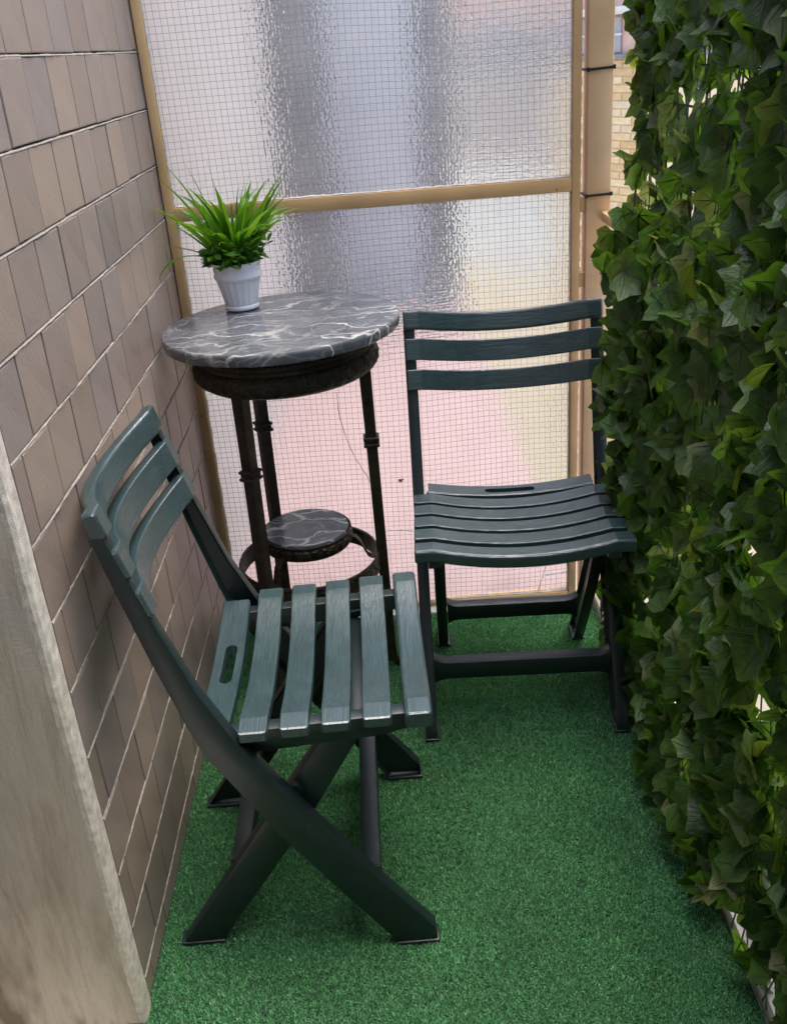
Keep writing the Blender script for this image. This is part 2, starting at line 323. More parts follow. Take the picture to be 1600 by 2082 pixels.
# turf blades: short folded green filaments, nobody could count them
def turf():
    nb = 330000
    x = rng.uniform(0.003, 0.884, nb); y = -0.12 + (1.266 + 0.12) * rng.random(nb)
    # tufted rows
    y = np.round(y / 0.0052) * 0.0052 + rng.normal(0, 0.0013, nb); x = np.round(x / 0.0042) * 0.0042 + rng.normal(0, 0.0012, nb)
    x = np.clip(x, 0.003, 0.886)
    a = rng.uniform(0, 2 * np.pi, nb); h = rng.uniform(0.0024, 0.0056, nb); lean = rng.uniform(0.3, 1.3, nb); w = rng.uniform(0.0006, 0.0012, nb)
    ca, sa = np.cos(a), np.sin(a); lx = np.cos(a + 1.57 + rng.normal(0, .5, nb)); ly = np.sin(a + 1.57 + rng.normal(0, .5, nb))
    dx, dy = lx * np.sin(lean) * h, ly * np.sin(lean) * h; hz = h * np.cos(lean)
    V = np.zeros((nb, 4, 3), np.float32)
    V[:, 0] = np.c_[x - ca * w, y - sa * w, np.zeros(nb) - 0.001]; V[:, 1] = np.c_[x + ca * w, y + sa * w, np.zeros(nb) - 0.001]
    V[:, 2] = np.c_[x + ca * w * .8 + dx, y + sa * w * .8 + dy, hz + .0008]; V[:, 3] = np.c_[x - ca * w * .8 + dx, y - sa * w * .8 + dy, hz + .0008]
    o = mesh_np('turf_blades', V.reshape(-1, 3), np.arange(nb * 4), 4, [M['turf']])
    tag(o, 'short green plastic turf fibres covering the balcony floor', 'artificial grass', kind='stuff')
turf()
tag(box('marble_threshold', (0.0, 0.90, 1.270, 1.325, -0.006, 0.006), M['kerb'], bev=0.002), 'pale marble strip on the floor under the glass screen', 'threshold')
tag(box('balcony_kerb', (0.888, 0.985, -2.4, 1.33, -0.006, 0.03), M['kerb'], bev=0.004), 'pale stone kerb along the balcony edge under the ivy', 'kerb')

tag(box('shade_wall', (-0.449, 1.05, -1.95, -1.75, -0.16, 2.62), M['shade_wall']), kind='structure')  # unseen wall added behind the camera to darken the near floor
# --- tiled house wall ------------------------------------------------
wall = empty('tiled_wall'); tag(wall, 'brown square tile wall laid in running bond on the left', 'wall')
bm = bmesh.new(); add_box(bm, -0.25, -0.0095, 0.24, 1.34, -0.16, 2.62); add_box(bm, -0.45, -0.2495, -2.6, 0.2395, -0.16, 2.62)
obj('mortar_bed', bm, M['bed'], wall)
PT, PZ, ZT0 = 0.1033, 0.1035, 1.287
tile_meshes = []
def tile_mesh(wd, hg, k):
    bm = bmesh.new(); add_box(bm, -0.009, 0.0, -wd / 2, wd / 2, -hg / 2, hg / 2)
    es = [e for e in bm.edges if all(abs(v_.co.x) < 1e-6 for v_ in e.verts)]
    bmesh.ops.bevel(bm, geom=es, offset=0.0016, segments=2, affect='EDGES', profile=0.5)
    rr = random.Random(k)
    for v_ in bm.verts:
        v_.co.y += rr.uniform(-.0004, .0004); v_.co.z += rr.uniform(-.0005, .0005)
    bmesh.ops.recalc_face_normals(bm, faces=bm.faces)
    me = bpy.data.meshes.new('tile'); bm.to_mesh(me); bm.free(); me.materials.append(M['tile']); return me
full = [tile_mesh(PT - 0.0028, PZ - 0.0052, i) for i in range(5)]
upper = bmesh.new(); rt = random.Random(3)
for n in range(-13, 13):
    zt = ZT0 - n * PZ; zb = zt - PZ
    if zt < 0.01: continue
    y0 = 0.593 + (0.5 * PT if n % 2 else 0.0)
    k0 = math.floor((0.246 - y0) / PT)
    wob = rt.uniform(-.0008, .0008)
    for k in range(k0, k0 + 13):
        ya, yb = y0 + k * PT, y0 + (k + 1) * PT
        a, b_ = max(ya, 0.246), min(yb, 1.3315)
        za = max(zb, 0.001)
        if b_ - a < 0.012: continue
        px = rt.uniform(-0.0006, 0.0008); tz = rt.uniform(-.0009, .0009) + wob; tl = rt.uniform(-.003, .003); tl2 = rt.uniform(-.006, .006)
        if zb > 1.45:
            add_box(upper, -0.009 + px, px, a + .0008, b_ - .0008, zb + .001, zt - .0042)
            continue
        whole = (a == ya and b_ == yb and za == zb)
        me = random.choice(full) if whole else tile_mesh(b_ - a - 0.0028, zt - za - 0.0052, n * 31 + k)
        o = link('tile', me, wall); o.location = (px, (a + b_) / 2, (za + zt) / 2 - 0.0016 + tz); o.rotation_euler = (rt.uniform(-.004, .004), tl2, tl)
u = obj('upper_tiles', upper, M['tile'], wall); u['kind'] = 'stuff'
for n in range(-13, 13):
    zt = ZT0 - n * PZ
    if zt < 0.02: continue
    # wavy mortar ledge filling the lower part of each bed joint
    rings = []; ys = np.linspace(0.247, 1.331, 60)
    for yy in ys:
        j = 0.0003 * math.sin(yy * 37 + n) + rt.uniform(-.0005, .0005); px = 0.0007 + rt.uniform(-.0009, .0008)
        z_ = zt - 0.0038 + 0.0016 * math.sin(yy * 5.3 + n * 1.7) * 0.3
        rings.append([(-.009, yy, z_), (px - .0008, yy, z_), (px, yy, z_ + .0012), (px - .0006, yy, z_ + .0031 + j), (-.009, yy, z_ + .0032 + j)])
    bm = bmesh.new(); add_loft(bm, rings); obj('mortar_joint', bm, M['mortar'], wall, True)

# --- travertine jamb --------------------------------------------------
jamb = empty('stone_jamb', (0, 0.205, 0)); tag(jamb, 'tall beige travertine slab lining the opening at the left front', 'stone slab')
bm = bmesh.new(); add_box(bm, -0.249, 0.000, 0.0, 0.030, 0.0, 2.60, bev=0.0015); obj('slab', bm, M['travertine'], jamb, True)
rings = []; rj = random.Random(5)
for z in np.linspace(0.0, 2.59, 240):
    j = rj.uniform(-.0005, .0004) + .0004 * math.sin(z * 23 + 2 * math.sin(z * 9)); j2 = rj.uniform(-.0003, .0003) + .0002 * math.sin(z * 41)
    rings.append([(-0.012, 0.0325, z), (-0.012, 0.0005 + j2 * .4, z), (-0.001 + j2, -0.0012 + j * .5, z), (0.0036 + j2, 0.003 + j, z), (0.0040 + j * .4, 0.030 + j2, z), (0.001, 0.0355 + j, z)])
bm = bmesh.new(); add_loft(bm, rings); obj('sawn_edge', bm, M['stone_edge'], jamb)

# ================================================================== GLASS SCREEN
YP = 1.295
scr = empty('glass_screen', (0, 0, 0)); tag(scr, 'tan framed wired glass screen closing the end of the balcony', 'glass screen')
FT = 0.016
def bar(name, x0, x1, z0, z1, mat=M['tan'], y0=YP, y1=YP + 0.03, bev=0.0015): return box(name, (x0, x1, y0, y1, z0, z1), mat, scr, bev)
# L-section stiles: front flange
bar('stile', 0.0035, 0.0215, 0.0065, 1.957); bar('stile', 0.8345, 0.8515, 0.0065, 1.957)
for z0, z1 in ((0.967, 0.9945), (0.0065, 0.0185), (1.93, 1.957)): bar('rail', 0.0217, 0.8343, z0, z1, y0=YP + 0.001, y1=YP + 0.029)
GX0, GX1 = 0.0217, 0.8343
for i, (z0, z1) in enumerate(((0.0187, 0.9668), (0.9947, 1.9298))):
    pane = box('glass_pane', (GX0, GX1, YP + 0.012, YP + 0.0175, z0, z1), M['glass'], scr)
    bm = bmesh.new(); rw = random.Random(11 + i); pitch = 0.0128; wr = 0.00034
    nx = int((GX1 - GX0) / pitch); nz = int((z1 - z0) / pitch); yw = YP + 0.0095
    def wx(x, z): return 0.0022 * math.sin(z * 6 + x * 9 + i) + 0.0026 * math.sin(z * 2.3 + i * 2)
    def wz(x, z): return 0.0036 * math.sin(x * 7 + z * 4 + i) + 0.0018 * math.sin(x * 15 + i * 3 + z * 9)
    if i < 2:
        for k in range(1, nx + 1):
            x = GX0 + k * pitch - 0.004 * i
            add_tube(bm, [(min(max(x + wx(x, z), GX0 + .0005), GX1 - .0005), yw, z) for z in np.linspace(z0 + .0005, z1 - .0005, 14)], wr, 4)
        for k in range(1, nz + 1):
            z = z0 + k * pitch - 0.003
            add_tube(bm, [(x, yw - .0004, min(max(z + wz(x, z), z0 + .0005), z1 - .0005)) for x in np.linspace(GX0 + .0005, GX1 - .0005, 14)], wr, 4)
        w_ = obj('wire_mesh', bm, M['wire'], scr); w_['kind'] = 'stuff'
    else: bm.free()
    # uneven putty beads round the pane, standing just proud of the glass
    def bead(p0, p1, ax):
        rings = []; n_ = 70
        for t in np.linspace(0, 1, n_):
            p = Vector(p0).lerp(Vector(p1), t); h_ = 0.0032 + rw.uniform(-.0014, .0016)
            s = Vector(ax) * h_
            rings.append([p + Vector((0, 0.0118, 0)), p + Vector((0, .006, 0)), p + s * .5 + Vector((0, .0055 + rw.uniform(-.0006, .0006), 0)), p + s + Vector((0, .0118, 0))])
        bm = bmesh.new(); add_loft(bm, rings); obj('putty_bead', bm, M['putty'], scr)
    bead((GX0 + .0002, YP, z0 + .0002), (GX1, YP, z0 + .0002), (0, 0, 1)); bead((GX0 + .0002, YP, z0 + .004), (GX0 + .0002, YP, z1), (1, 0, 0))
    bead((GX1 - .0002, YP, z0 + .004), (GX1 - .0002, YP, z1), (-.6, 0, 0))
# cracks and dabs of glue on the lower pane
def P(x, z): return (x, YP + 0.008, z)
def crack(pts, mat, r):
    bm = bmesh.new(); pts = [P(*p) for p in pts]; out = []
    for a, b_ in zip(pts[:-1], pts[1:]):
        for t in (0, .33, .66): out.append(tuple(a[i] + (b_[i] - a[i]) * t + (rw.uniform(-.0014, .0014) if i != 1 else 0) for i in range(3)))
    out.append(pts[-1]); add_tube(bm, out, [r * rw.uniform(.5, 1.3) for _ in out], 5); obj('crack', bm, mat, scr)
crack([(0.3138, 0.5785), (0.3143, 0.5145), (0.3265, 0.4659), (0.3412, 0.4161), (0.3566, 0.3840), (0.3700, 0.3517)], M['crack'], .0009)
crack([(0.3337, 0.9541), (0.3586, 0.8723), (0.3644, 0.7995)], M['crack_white'], .0006)
crack([(0.3946, 0.2210), (0.4334, 0.2203), (0.4660, 0.2148)], M['crack_white'], .0016)
crack([(0.7738, 0.0660), (0.8101, 0.0697), (0.8463, 0.0734)], M['crack_white'], .0014)
crack([(0.7615, 0.0252), (0.7689, 0.0526), (0.7726, 0.0648), (0.7824, 0.0997)], M['crack'], .0010)
bm = bmesh.new(); a = [P(0.4355, 0.3537), P(0.4504, 0.3537), P(0.4418, 0.3444), P(0.4374, 0.3472)]; add_loft(bm, [a, [(q[0], q[1] - .0012, q[2]) for q in a]]); obj('glue_dab', bm, M['crack'], scr)

# ================================================================== POST, RAILING, WIRE FENCE
post = box('metal_post', (0.8625, 0.913, 1.290, 1.335, 0.0065, 2.05), M['tan_clean'], bev=0.003); tag(post, 'tan square metal post beside the glass screen, cable ties round it', 'post')
ralt = empty('balcony_railing'); tag(ralt, 'tan metal balcony railing mostly hidden behind the ivy', 'railing')
box('handrail', (0.893, 0.945, -2.4, 1.2885, 0.905, 0.925), M['tan_clean'], ralt, 0.004)
box('lower_rail', (0.905, 0.930, -2.4, 1.2885, 0.800, 0.815), M['tan'], ralt, 0.003)
box('bottom_rail', (0.905, 0.930, -2.4, 1.2885, 0.075, 0.090), M['tan'], ralt, 0.003)
for k in range(30):
    yy = 1.19 - k * 0.115
    box('baluster', (0.911, 0.924, yy - .0065, yy + .0065, 0.0905, 0.7995), M['tan'], ralt, 0.002, 1)
for zz in (0.955, 0.80): box('bracket', (0.8518, 0.8628, YP + 0.002, YP + 0.02, zz - .03, zz), M['tan'], scr, 0.001, 1)
fen = empty('wire_fence'); tag(fen, 'black welded wire fence panel standing above the handrail', 'wire fence')
for yy in np.arange(1.235, -0.9, -0.05):
    bm = bmesh.new(); add_tube(bm, [(0.948, yy, 0.926), (0.948, yy, 1.44)], 0.0016, 6); obj('upright_wire', bm, M['black_wire'], fen)
for zz in np.arange(0.955, 1.44, 0.062):
    bm = bmesh.new(); add_tube(bm, [(0.9512, -0.9, zz), (0.9512, 1.25, zz)], 0.0014, 6); add_tube(bm, [(0.9448, -0.9, zz), (0.9448, 1.25, zz)], 0.0014, 6); obj('cross_wire', bm, M['black_wire'], fen)
def tie(z, lab):
    bm = bmesh.new(); x0, x1, y0, y1 = 0.8600, 0.9155, 1.2875, 1.3375
    for d in ((x0, x1, y0, y0 + .0018), (x0, x0 + .0018, y0 + .0018, y1), (x1 - .0018, x1, y0 + .0018, y1), (x0 + .0018, x1 - .0018, y1 - .0018, y1)):
        add_box(bm, d[0], d[1], d[2], d[3], z - .0024, z + .0024)
    add_box(bm, x0 - .001, x0 + .005, y0 - .003, y0 - .0002, z - .004, z + .004, bev=.0008); add_box(bm, x1 - .006, x1, y0 - .003, y0 - .0002, z - .0035, z + .0045, bev=.0008)
    for v_ in bm.verts: v_.co.z += (v_.co.x - x0) * 0.03
    tag(obj('cable_tie', bm, M['tie']), lab, 'cable tie', 'cable ties on the tan post')
tie(1.193, 'upper black cable tie tightened round the tan post'); tie(0.957, 'lower black cable tie round the foot of the tan post')

# ================================================================== BEYOND THE GLASS
tag(box('neighbour_floor', (-0.30, 0.86, 1.34, 4.6, -0.16, 0.0), M['pink_floor']), kind='structure')
nw = box('neighbour_wall', (-0.30, 0.0, 1.345, 4.6, 0.001, 2.618), M['pale_wall']); tag(nw, 'pale plaster wall blurred behind the left of the wired glass', 'wall')
dr = empty('grey_door', (0.43, 4.3, 0)); tag(dr, 'blurred pale blue-grey door between dark posts behind the wired glass', 'door')
box('door_post', (-0.425, -0.19, 0, 0.14, 0.001, 2.60), M['dark_grey'], dr, 0.01); box('door_post', (0.29, 0.42, 0, 0.14, 0.001, 2.60), M['dark_grey'], dr, 0.01)
box('door_leaf', (-0.188, 0.288, 0.05, 0.10, 0.002, 2.59), M['blue_grey'], dr, 0.006); box('door_step', (-0.425, 0.42, -0.25, -0.002, 0.001, 0.05), M['dark_grey'], dr, 0.006)
# ochre brick house across the courtyard
P0 = Vector((1.2, 11.0, 0)); P1 = Vector((4.2, 6.2, 0)); fd = (P1 - P0).normalized(); fa = math.atan2(fd.y, fd.x)
hs = empty('brick_house', P0, fa); tag(hs, 'ochre brick house with grey shutters seen past the tan post', 'house')
# local x along the facade, -y side faces the balcony
side = -1.0
def hb(name, x0, x1, d0, d1, z0, z1, mat, bev=0.0, par=hs): return box(name, (x0, x1, min(side * d0, side * d1), max(side * d0, side * d1), z0, z1), mat, par, bev)
hb('wall', -3.0, 10.0, -5.0, 0.0, -5.99, 1.02, M['ochre'])
hb('upper_wall', -3.0, 10.0, -5.0, -0.001, 1.0205, 5.5, M['pink_plaster'])
hb('ledge', -3.0, 10.0, 0.0, 0.10, 1.35, 1.41, M['kerb'], 0.01); hb('lower_ledge', -3.0, 10.0, 0.0, 0.06, 1.0, 1.04, M['dark_grey'], 0.01)
hb('cream_wall', -2.99, 2.1, 0.0, 0.02, -1.1, 0.98, M['cream'])
for k in range(9): hb('louvre', -2.9, 2.05, 0.0205, 0.06, 0.05 + k * .105, 0.085 + k * .105, M['shutter'] if k % 3 else M['terracotta'])
for k in range(11):
    x0 = -2.7 + k * 1.15
    w = hb('window', x0, x0 + 0.95, 0.0, 0.02, 1.05, 1.33, M['shutter'])
    hb('frame', x0 - .02, x0 + 0.97, 0.0205, 0.035, 1.185, 1.205, M['kerb'], par=w)
me_b = bpy.data.meshes.new('brick'); bm = bmesh.new(); add_box(bm, -0.121, 0.121, 0, 0.012, -0.029, 0.029, bev=.003, seg=1)
bmesh.ops.recalc_face_normals(bm, faces=bm.faces); bm.to_mesh(me_b); bm.free(); me_b.materials.append(M['ochre_brick'])
for n in range(62):
    for k in range(4):
        o = link('brick', me_b, hs); o.location = (2.25 + k * 0.25 + (0.125 if n % 2 else 0), -0.0125 if side < 0 else 0.0005, 0.96 - n * 0.067)
        o.location.y = -0.0122

# ================================================================== FOLDING CHAIRS
SLAT_T = 0.016
def seat_slat(u0, u1, z, hw, parent, front=False):
    bm = bmesh.new(); rings = []; t = SLAT_T if not front else 0.026
    sec = rrect(u1 - u0, t, 0.0022 if not front else 0.006, 3)
    ws = [-hw, -hw + .003, -hw + .012, -hw + .034, -hw + .044] + list(np.linspace(-hw + .055, hw - .055, 15)) + [hw - .044, hw - .034, hw - .012, hw - .003, hw]
    hi = hw - .036
    for i, w in enumerate(ws):
        sag = 0 if abs(w) > hi else 0.021 * (1 - (w / hi) ** 2)
        if abs(w) > hi: sag = 0.0012 * (abs(w) - hi) / .036
        s = 0.86 if i in (0, len(ws) - 1) else 1.0
        tw = 0.0
        rings.append([((u0 + u1) / 2 + a * s, w, z - t / 2 + b_ * (s if i in (0, len(ws) - 1) else 1) - sag) for a, b_ in sec])
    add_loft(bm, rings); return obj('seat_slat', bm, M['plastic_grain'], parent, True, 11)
def handle_slat(u0, u1, z, hw, parent):
    bm = bmesh.new(); uc = u0 + (u1 - u0) * 0.56; L_, H_ = 0.052, 0.0095; t = SLAT_T
    ws = sorted(set(list(np.linspace(-hw, hw, 27)) + [-L_, L_] + [s * (L_ - H_ + H_ * math.sin(R(a))) for a in (0, 25, 45, 65, 80) for s in (-1, 1)]))
    def hh(w):
        a = abs(w)
        if a >= L_: return 0.0
        if a <= L_ - H_: return H_
        return math.sqrt(max(0, H_ ** 2 - (a - (L_ - H_)) ** 2))
    for part in (0, 1):
        rings = []
        for w in ws:
            sag = 0.016 * (1 - (w / hw) ** 2); h = hh(w)
            a, b_ = (u0, uc - h) if part == 0 else (uc + h, u1)
            zt = z - sag; c = .0025
            pts = [(a + (c if part == 0 else 0), zt), (b_ - (c if part == 1 else 0), zt), (b_, zt - (c if part == 1 else 0.0001)), (b_, zt - t), (a, zt - t), (a, zt - (c if part == 0 else 0.0001))]
            rings.append([(p[0], w, p[1]) for p in pts])
        add_loft(bm, rings)
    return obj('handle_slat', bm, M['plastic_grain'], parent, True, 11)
def back_slat(z1, z0, hw, parent, top=False):
    # front surface line leans back 0.30 per metre of height
    def uf(z): return -0.155 - 0.30 * (z - 0.6265)
    nrm = Vector((math.cos(0.2915), 0, math.sin(0.2915))); dirv = Vector((-math.sin(0.2915), 0, math.cos(0.2915)))
    h = (z1 - z0) / math.cos(0.2915); t = 0.0205
    sec = rrect(t, h, 0.0024 if not top else 0.0055, 3); bm = bmesh.new(); rings = []
    mid = Vector((uf((z0 + z1) / 2), 0, (z0 + z1) / 2))
    ws = [-hw, -hw + .003, -hw + .012, -hw + .03, -hw + .038] + list(np.linspace(-hw + .05, hw - .05, 15)) + [hw - .038, hw - .03, hw - .012, hw - .003, hw]
    hi = hw - .032
    for i, w in enumerate(ws):
        sb = 0 if abs(w) > hi else 0.040 * (1 - (w / hi) ** 2)
        s = 0.84 if i in (0, len(ws) - 1) else 1.0
        c = mid - nrm * (sb + t / 2) + Vector((0, w, -sb * 0.27))
        rings.append([c + nrm * a * s + dirv * b_ * s for a, b_ in sec])
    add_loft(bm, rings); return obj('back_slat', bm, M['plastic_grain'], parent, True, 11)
def profile(name, pts, w0, w1, mat, parent, bev=0.0025, hollow=False):
    bm = bmesh.new(); a = [bm.verts.new((u, w0, z)) for u, z in pts]; b_ = [bm.verts.new((u, w1, z)) for u, z in pts]
    n = len(pts); bm.faces.new(a); bm.faces.new(b_[::-1])
    for i in range(n): bm.faces.new((a[i], b_[i], b_[(i + 1) % n], a[(i + 1) % n]))
    es = [e for e in bm.edges if abs(e.verts[0].co.y - e.verts[1].co.y) < 1e-6]
    if hollow:   # moulded channel on the inner side
        bm.faces.ensure_lookup_table(); bmesh.ops.recalc_face_normals(bm, faces=bm.faces); bmesh.ops.inset_individual(bm, faces=[bm.faces[0]], thickness=.0065, depth=-.011)
    bmesh.ops.bevel(bm, geom=es, offset=bev, segments=2, affect='EDGES', profile=0.5)
    return obj(name, bm, mat, parent, True)
def crossbar(u0, u1, z0, z1, hw, parent, ledge):
    # bar with flared ends that run into the legs
    bm = bmesh.new(); rings = []; ws = [-hw, -hw + .006, -hw + .014, -hw + .026] + list(np.linspace(-hw + .05, hw - .05, 3)) + [hw - .026, hw - .014, hw - .006, hw]
    for w in ws:
        d = max(0.0, (abs(w) - (hw - .026)) / .026); ex = 0.010 * d ** 2
        cz = (z0 + z1) / 2; sec = rrect(u1 - u0, z1 - z0 + 2 * ex, .004, 2)
        rings.append([((u0 + u1) / 2 + a, w, cz + b_) for a, b_ in sec])
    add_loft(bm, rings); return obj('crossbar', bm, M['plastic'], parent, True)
def make_chair(loc, rz, label):
    c = empty('folding_chair', loc, rz); tag(c, label, 'chair', 'two dark green plastic folding chairs')
    back_slat(.780, .742, .1996, c, True); back_slat(.7255, .684, .1992, c); back_slat(.6660, .6265, .1988, c)
    handle_slat(-.137, -.091, .4275, .169, c)
    for k in range(5):
        u0 = -.0765 + k * .05775; zz = .4305 + k * .0027
        seat_slat(u0, u0 + .0405 if k < 4 else .1935, zz, .1985, c, k == 4)
    longp = [(-.197, .745), (-.173, .667), (-.159, .62), (-.118, .50), (-.085, .430), (-.074, .408), (.0, .288), (.100, .138), (.177, .030), (.1785, .004), (.1175, .004), (.055, .098), (-.033, .232), (-.126, .400), (-.141, .448), (-.174, .57), (-.197, .667), (-.214, .745)]
    for s in (-1, 1):
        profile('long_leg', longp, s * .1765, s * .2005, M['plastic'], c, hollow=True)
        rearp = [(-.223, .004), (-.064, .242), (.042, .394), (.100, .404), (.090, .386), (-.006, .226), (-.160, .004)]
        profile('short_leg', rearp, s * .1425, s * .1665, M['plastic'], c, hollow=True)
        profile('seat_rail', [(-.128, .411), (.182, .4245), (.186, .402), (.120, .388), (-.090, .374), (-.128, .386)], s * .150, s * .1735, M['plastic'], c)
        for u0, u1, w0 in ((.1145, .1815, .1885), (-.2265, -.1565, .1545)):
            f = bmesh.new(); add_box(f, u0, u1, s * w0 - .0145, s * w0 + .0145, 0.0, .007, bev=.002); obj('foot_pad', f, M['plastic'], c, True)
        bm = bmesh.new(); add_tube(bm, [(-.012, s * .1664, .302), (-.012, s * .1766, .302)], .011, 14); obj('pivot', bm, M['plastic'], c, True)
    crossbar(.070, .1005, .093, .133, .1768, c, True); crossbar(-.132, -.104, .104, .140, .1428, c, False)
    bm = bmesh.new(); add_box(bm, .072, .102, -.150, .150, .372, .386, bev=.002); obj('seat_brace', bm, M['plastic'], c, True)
    return c
make_chair((0.2578, 0.5054, 0.0015), 0.0126, 'dark green folding chair in front, side on, backrest leaning to the tiled wall')
make_chair((0.6592, 0.9571, 0.0015), -1.6168, 'dark green folding chair facing the viewer, between glass screen and ivy')

# ================================================================== ROUND TABLE
TX, TY, TH = 0.2345, 1.064, 0.807
tb = empty('round_table', (TX, TY, 0)); tag(tb, 'tall round side table with grey marble top and dark bronze legs', 'table')
TILT = Matrix.Translation((0, 0, TH)) @ Matrix.Rotation(R(-1.1), 4, 'Y') @ Matrix.Translation((0, 0, -TH))   # the marble and its apron sit slightly askew
bm = bmesh.new(); rows = add_lathe(bm, [(.0005, TH - .022), (.2225, TH - .022), (.2245, TH - .0205), (.2255, TH - .016), (.2258, TH - .006), (.2250, TH - .0018), (.2232, TH), (.0005, TH)], 96)
obj('marble_top', bm, M['marble'], tb, True).matrix_local = TILT
ap = [(.150, TH - .0222), (.172, TH - .0222), (.174, TH - .028), (.168, TH - .033), (.166, TH - .050), (.169, TH - .054), (.1695, TH - .059)]
bm = bmesh.new(); add_lathe(bm, ap + [(.150, TH - .059), (.150, TH - .0222)], 96); obj('apron', bm, M['bronze'], tb, True).matrix_local = TILT
bm = bmesh.new()
add_lathe(bm, [(.150, TH - .0592), (.172, TH - .0592), (.1775, TH - .064), (.1800, TH - .073), (.179, TH - .085), (.173, TH - .095), (.163, TH - .102), (.150, TH - .102), (.150, TH - .0592)], 240,
          mod=lambda t, z: 1 + 0.010 * math.sin(t * 2 * math.pi * 38 + 2.2 * math.sin((z - TH) * 160)) * math.sin((z - TH + .059) / .043 * math.pi) ** 2)
obj('relief_band', bm, M['relief'], tb, True).matrix_local = TILT
bm = bmesh.new()
for k in range(110):
    a = 2 * math.pi * k / 110; c = Vector((.1675 * math.cos(a), .1675 * math.sin(a), TH - .0415))
    bmesh.ops.create_icosphere(bm, subdivisions=1, radius=.0043, matrix=Matrix.Translation(c))
o = obj('bead_moulding', bm, M['bronze'], tb, True); o.matrix_local = TILT; o['kind'] = 'stuff'
for a in (239, 0, 121):
    a = R(a); ca, sa = math.cos(a), math.sin(a)
    def rad(z): return .1505 + (.745 - z) * .010
    bm = bmesh.new(); rings = []
    for z, hw in ((TH - .092, .0118), (.58, .0110), (.30, .0108), (.06, .0105), (.02, .0105)):
        r_ = rad(z); rings.append([(ca * (r_ + i * hw) - sa * j * hw, sa * (r_ + i * hw) + ca * j * hw, z) for i, j in ((1, 1), (-1, 1), (-1, -1), (1, -1))])
    add_loft(bm, rings)
    lg = obj('leg', bm, M['bronze'], tb)
    bm = bmesh.new()
    for zz, e, h in ((.556, .0048, .0035), (.549, .0025, .003), (.542, .0048, .0035)):
        r_ = rad(zz); w = .0112 + e
        for zs in (0,):
            rings = [[(ca * (r_ + i * ww) - sa * j * ww, sa * (r_ + i * ww) + ca * j * ww, z_) for i, j in ((1, 1), (-1, 1), (-1, -1), (1, -1))] for z_, ww in ((zz - h, w - .0015), (zz - h * .5, w), (zz + h * .5, w), (zz + h, w - .0015))]
            add_loft(bm, rings)
    obj('collar', bm, M['bronze'], lg)
    bm = bmesh.new(); r0 = rad(.02)   # scrolled foot curling outwards
    pts = [(ca * (r0 + d), sa * (r0 + d), z) for d, z in ((-.002, .045), (.004, .022), (.014, .010), (.026, .009), (.033, .016), (.031, .025), (.024, .026))]
    add_tube(bm, pts, [.010, .0095, .009, .008, .007, .006, .005], 8); obj('foot', bm, M['bronze'], lg, True)
# lower ring
bm = bmesh.new(); add_lathe(bm, [(r_ - .005, z_) for r_, z_ in ((.1485, .300), (.1525, .301), (.1545, .297), (.1530, .292), (.1545, .280), (.1525, .267), (.1545, .264), (.1530, .260), (.1490, .260), (.1485, .300))], 180, mod=lambda t, z: 1 + 0.006 * math.sin(t * 2 * math.pi * 44 + 80 * z) * (1 if .264 < z < .295 else 0))
obj('lower_ring', bm, M['relief'], tb, True)
bm = bmesh.new(); add_lathe(bm, [(.0005, .357), (.088, .357), (.0895, .359), (.0895, .364), (.088, .366), (.0005, .366)], 72); obj('marble_shelf', bm, M['marble_low'], tb, True)
bm = bmesh.new(); add_lathe(bm, [(.084, .3568), (.0935, .3568), (.0945, .362), (.0925, .3635), (.0922, .3568), (.096, .352), (.0955, .338), (.091, .331), (.084, .331), (.084, .3568)], 160, mod=lambda t, z: 1 + 0.012 * math.sin(t * 2 * math.pi * 30 + 100 * z) * (1 if .333 < z < .354 else 0)); obj('shelf_rim', bm, M['relief'], tb, True)
for a in (239, 0, 121):
    a = R(a); ca, sa = math.cos(a), math.sin(a); bm = bmesh.new(); rings = []
    for r_, z in ((.090, .338), (.102, .335), (.112, .322), (.118, .305), (.124, .292), (.132, .286), (.139, .286)):
        rings.append([(ca * r_ - sa * j, sa * r_ + ca * j, z + i) for i, j in ((-.002, -.008), (.002, -.008), (.002, .008), (-.002, .008))])
    add_loft(bm, rings); obj('shelf_bracket', bm, M['bronze'], tb)

# ================================================================== POTTED PLANT
PX, PY, PZ0 = 0.1485, 1.188, TH + 0.0022
pl = empty('potted_plant', (PX, PY, PZ0 - 0.0005)); tag(pl, 'artificial grass plant in a small fluted white pot on the marble table', 'potted plant')
def flute(t, z): return 1 - 0.034 * (0.5 + 0.5 * math.cos(t * 2 * math.pi * 18)) ** 0.7 * (1 if .008 < z < .058 else 0)
bm = bmesh.new()
add_lathe(bm, [(.0005, .0), (.0335, .0), (.0345, .002), (.0345, .006), (.0325, .009)], 104)
po = obj('pot_foot', bm, M['pot'], pl, True)
bm = bmesh.new()
add_lathe(bm, [(.0322, .0085), (.0334, .012), (.0365, .026), (.0395, .040), (.0425, .052), (.0442, .0575), (.0455, .060), (.0475, .063), (.0478, .067), (.0465, .071), (.0462, .078), (.0475, .086), (.0492, .091), (.0488, .093), (.0470, .092), (.0445, .080), (.0005, .078)], 208, mod=flute)
pot = obj('pot', bm, M['pot'], pl, True)
bm = bmesh.new(); add_lathe(bm, [(.0005, .086), (.03, .085), (.0455, .081)], 40); obj('soil', bm, M['soil'], pl, True)
rp = random.Random(21)
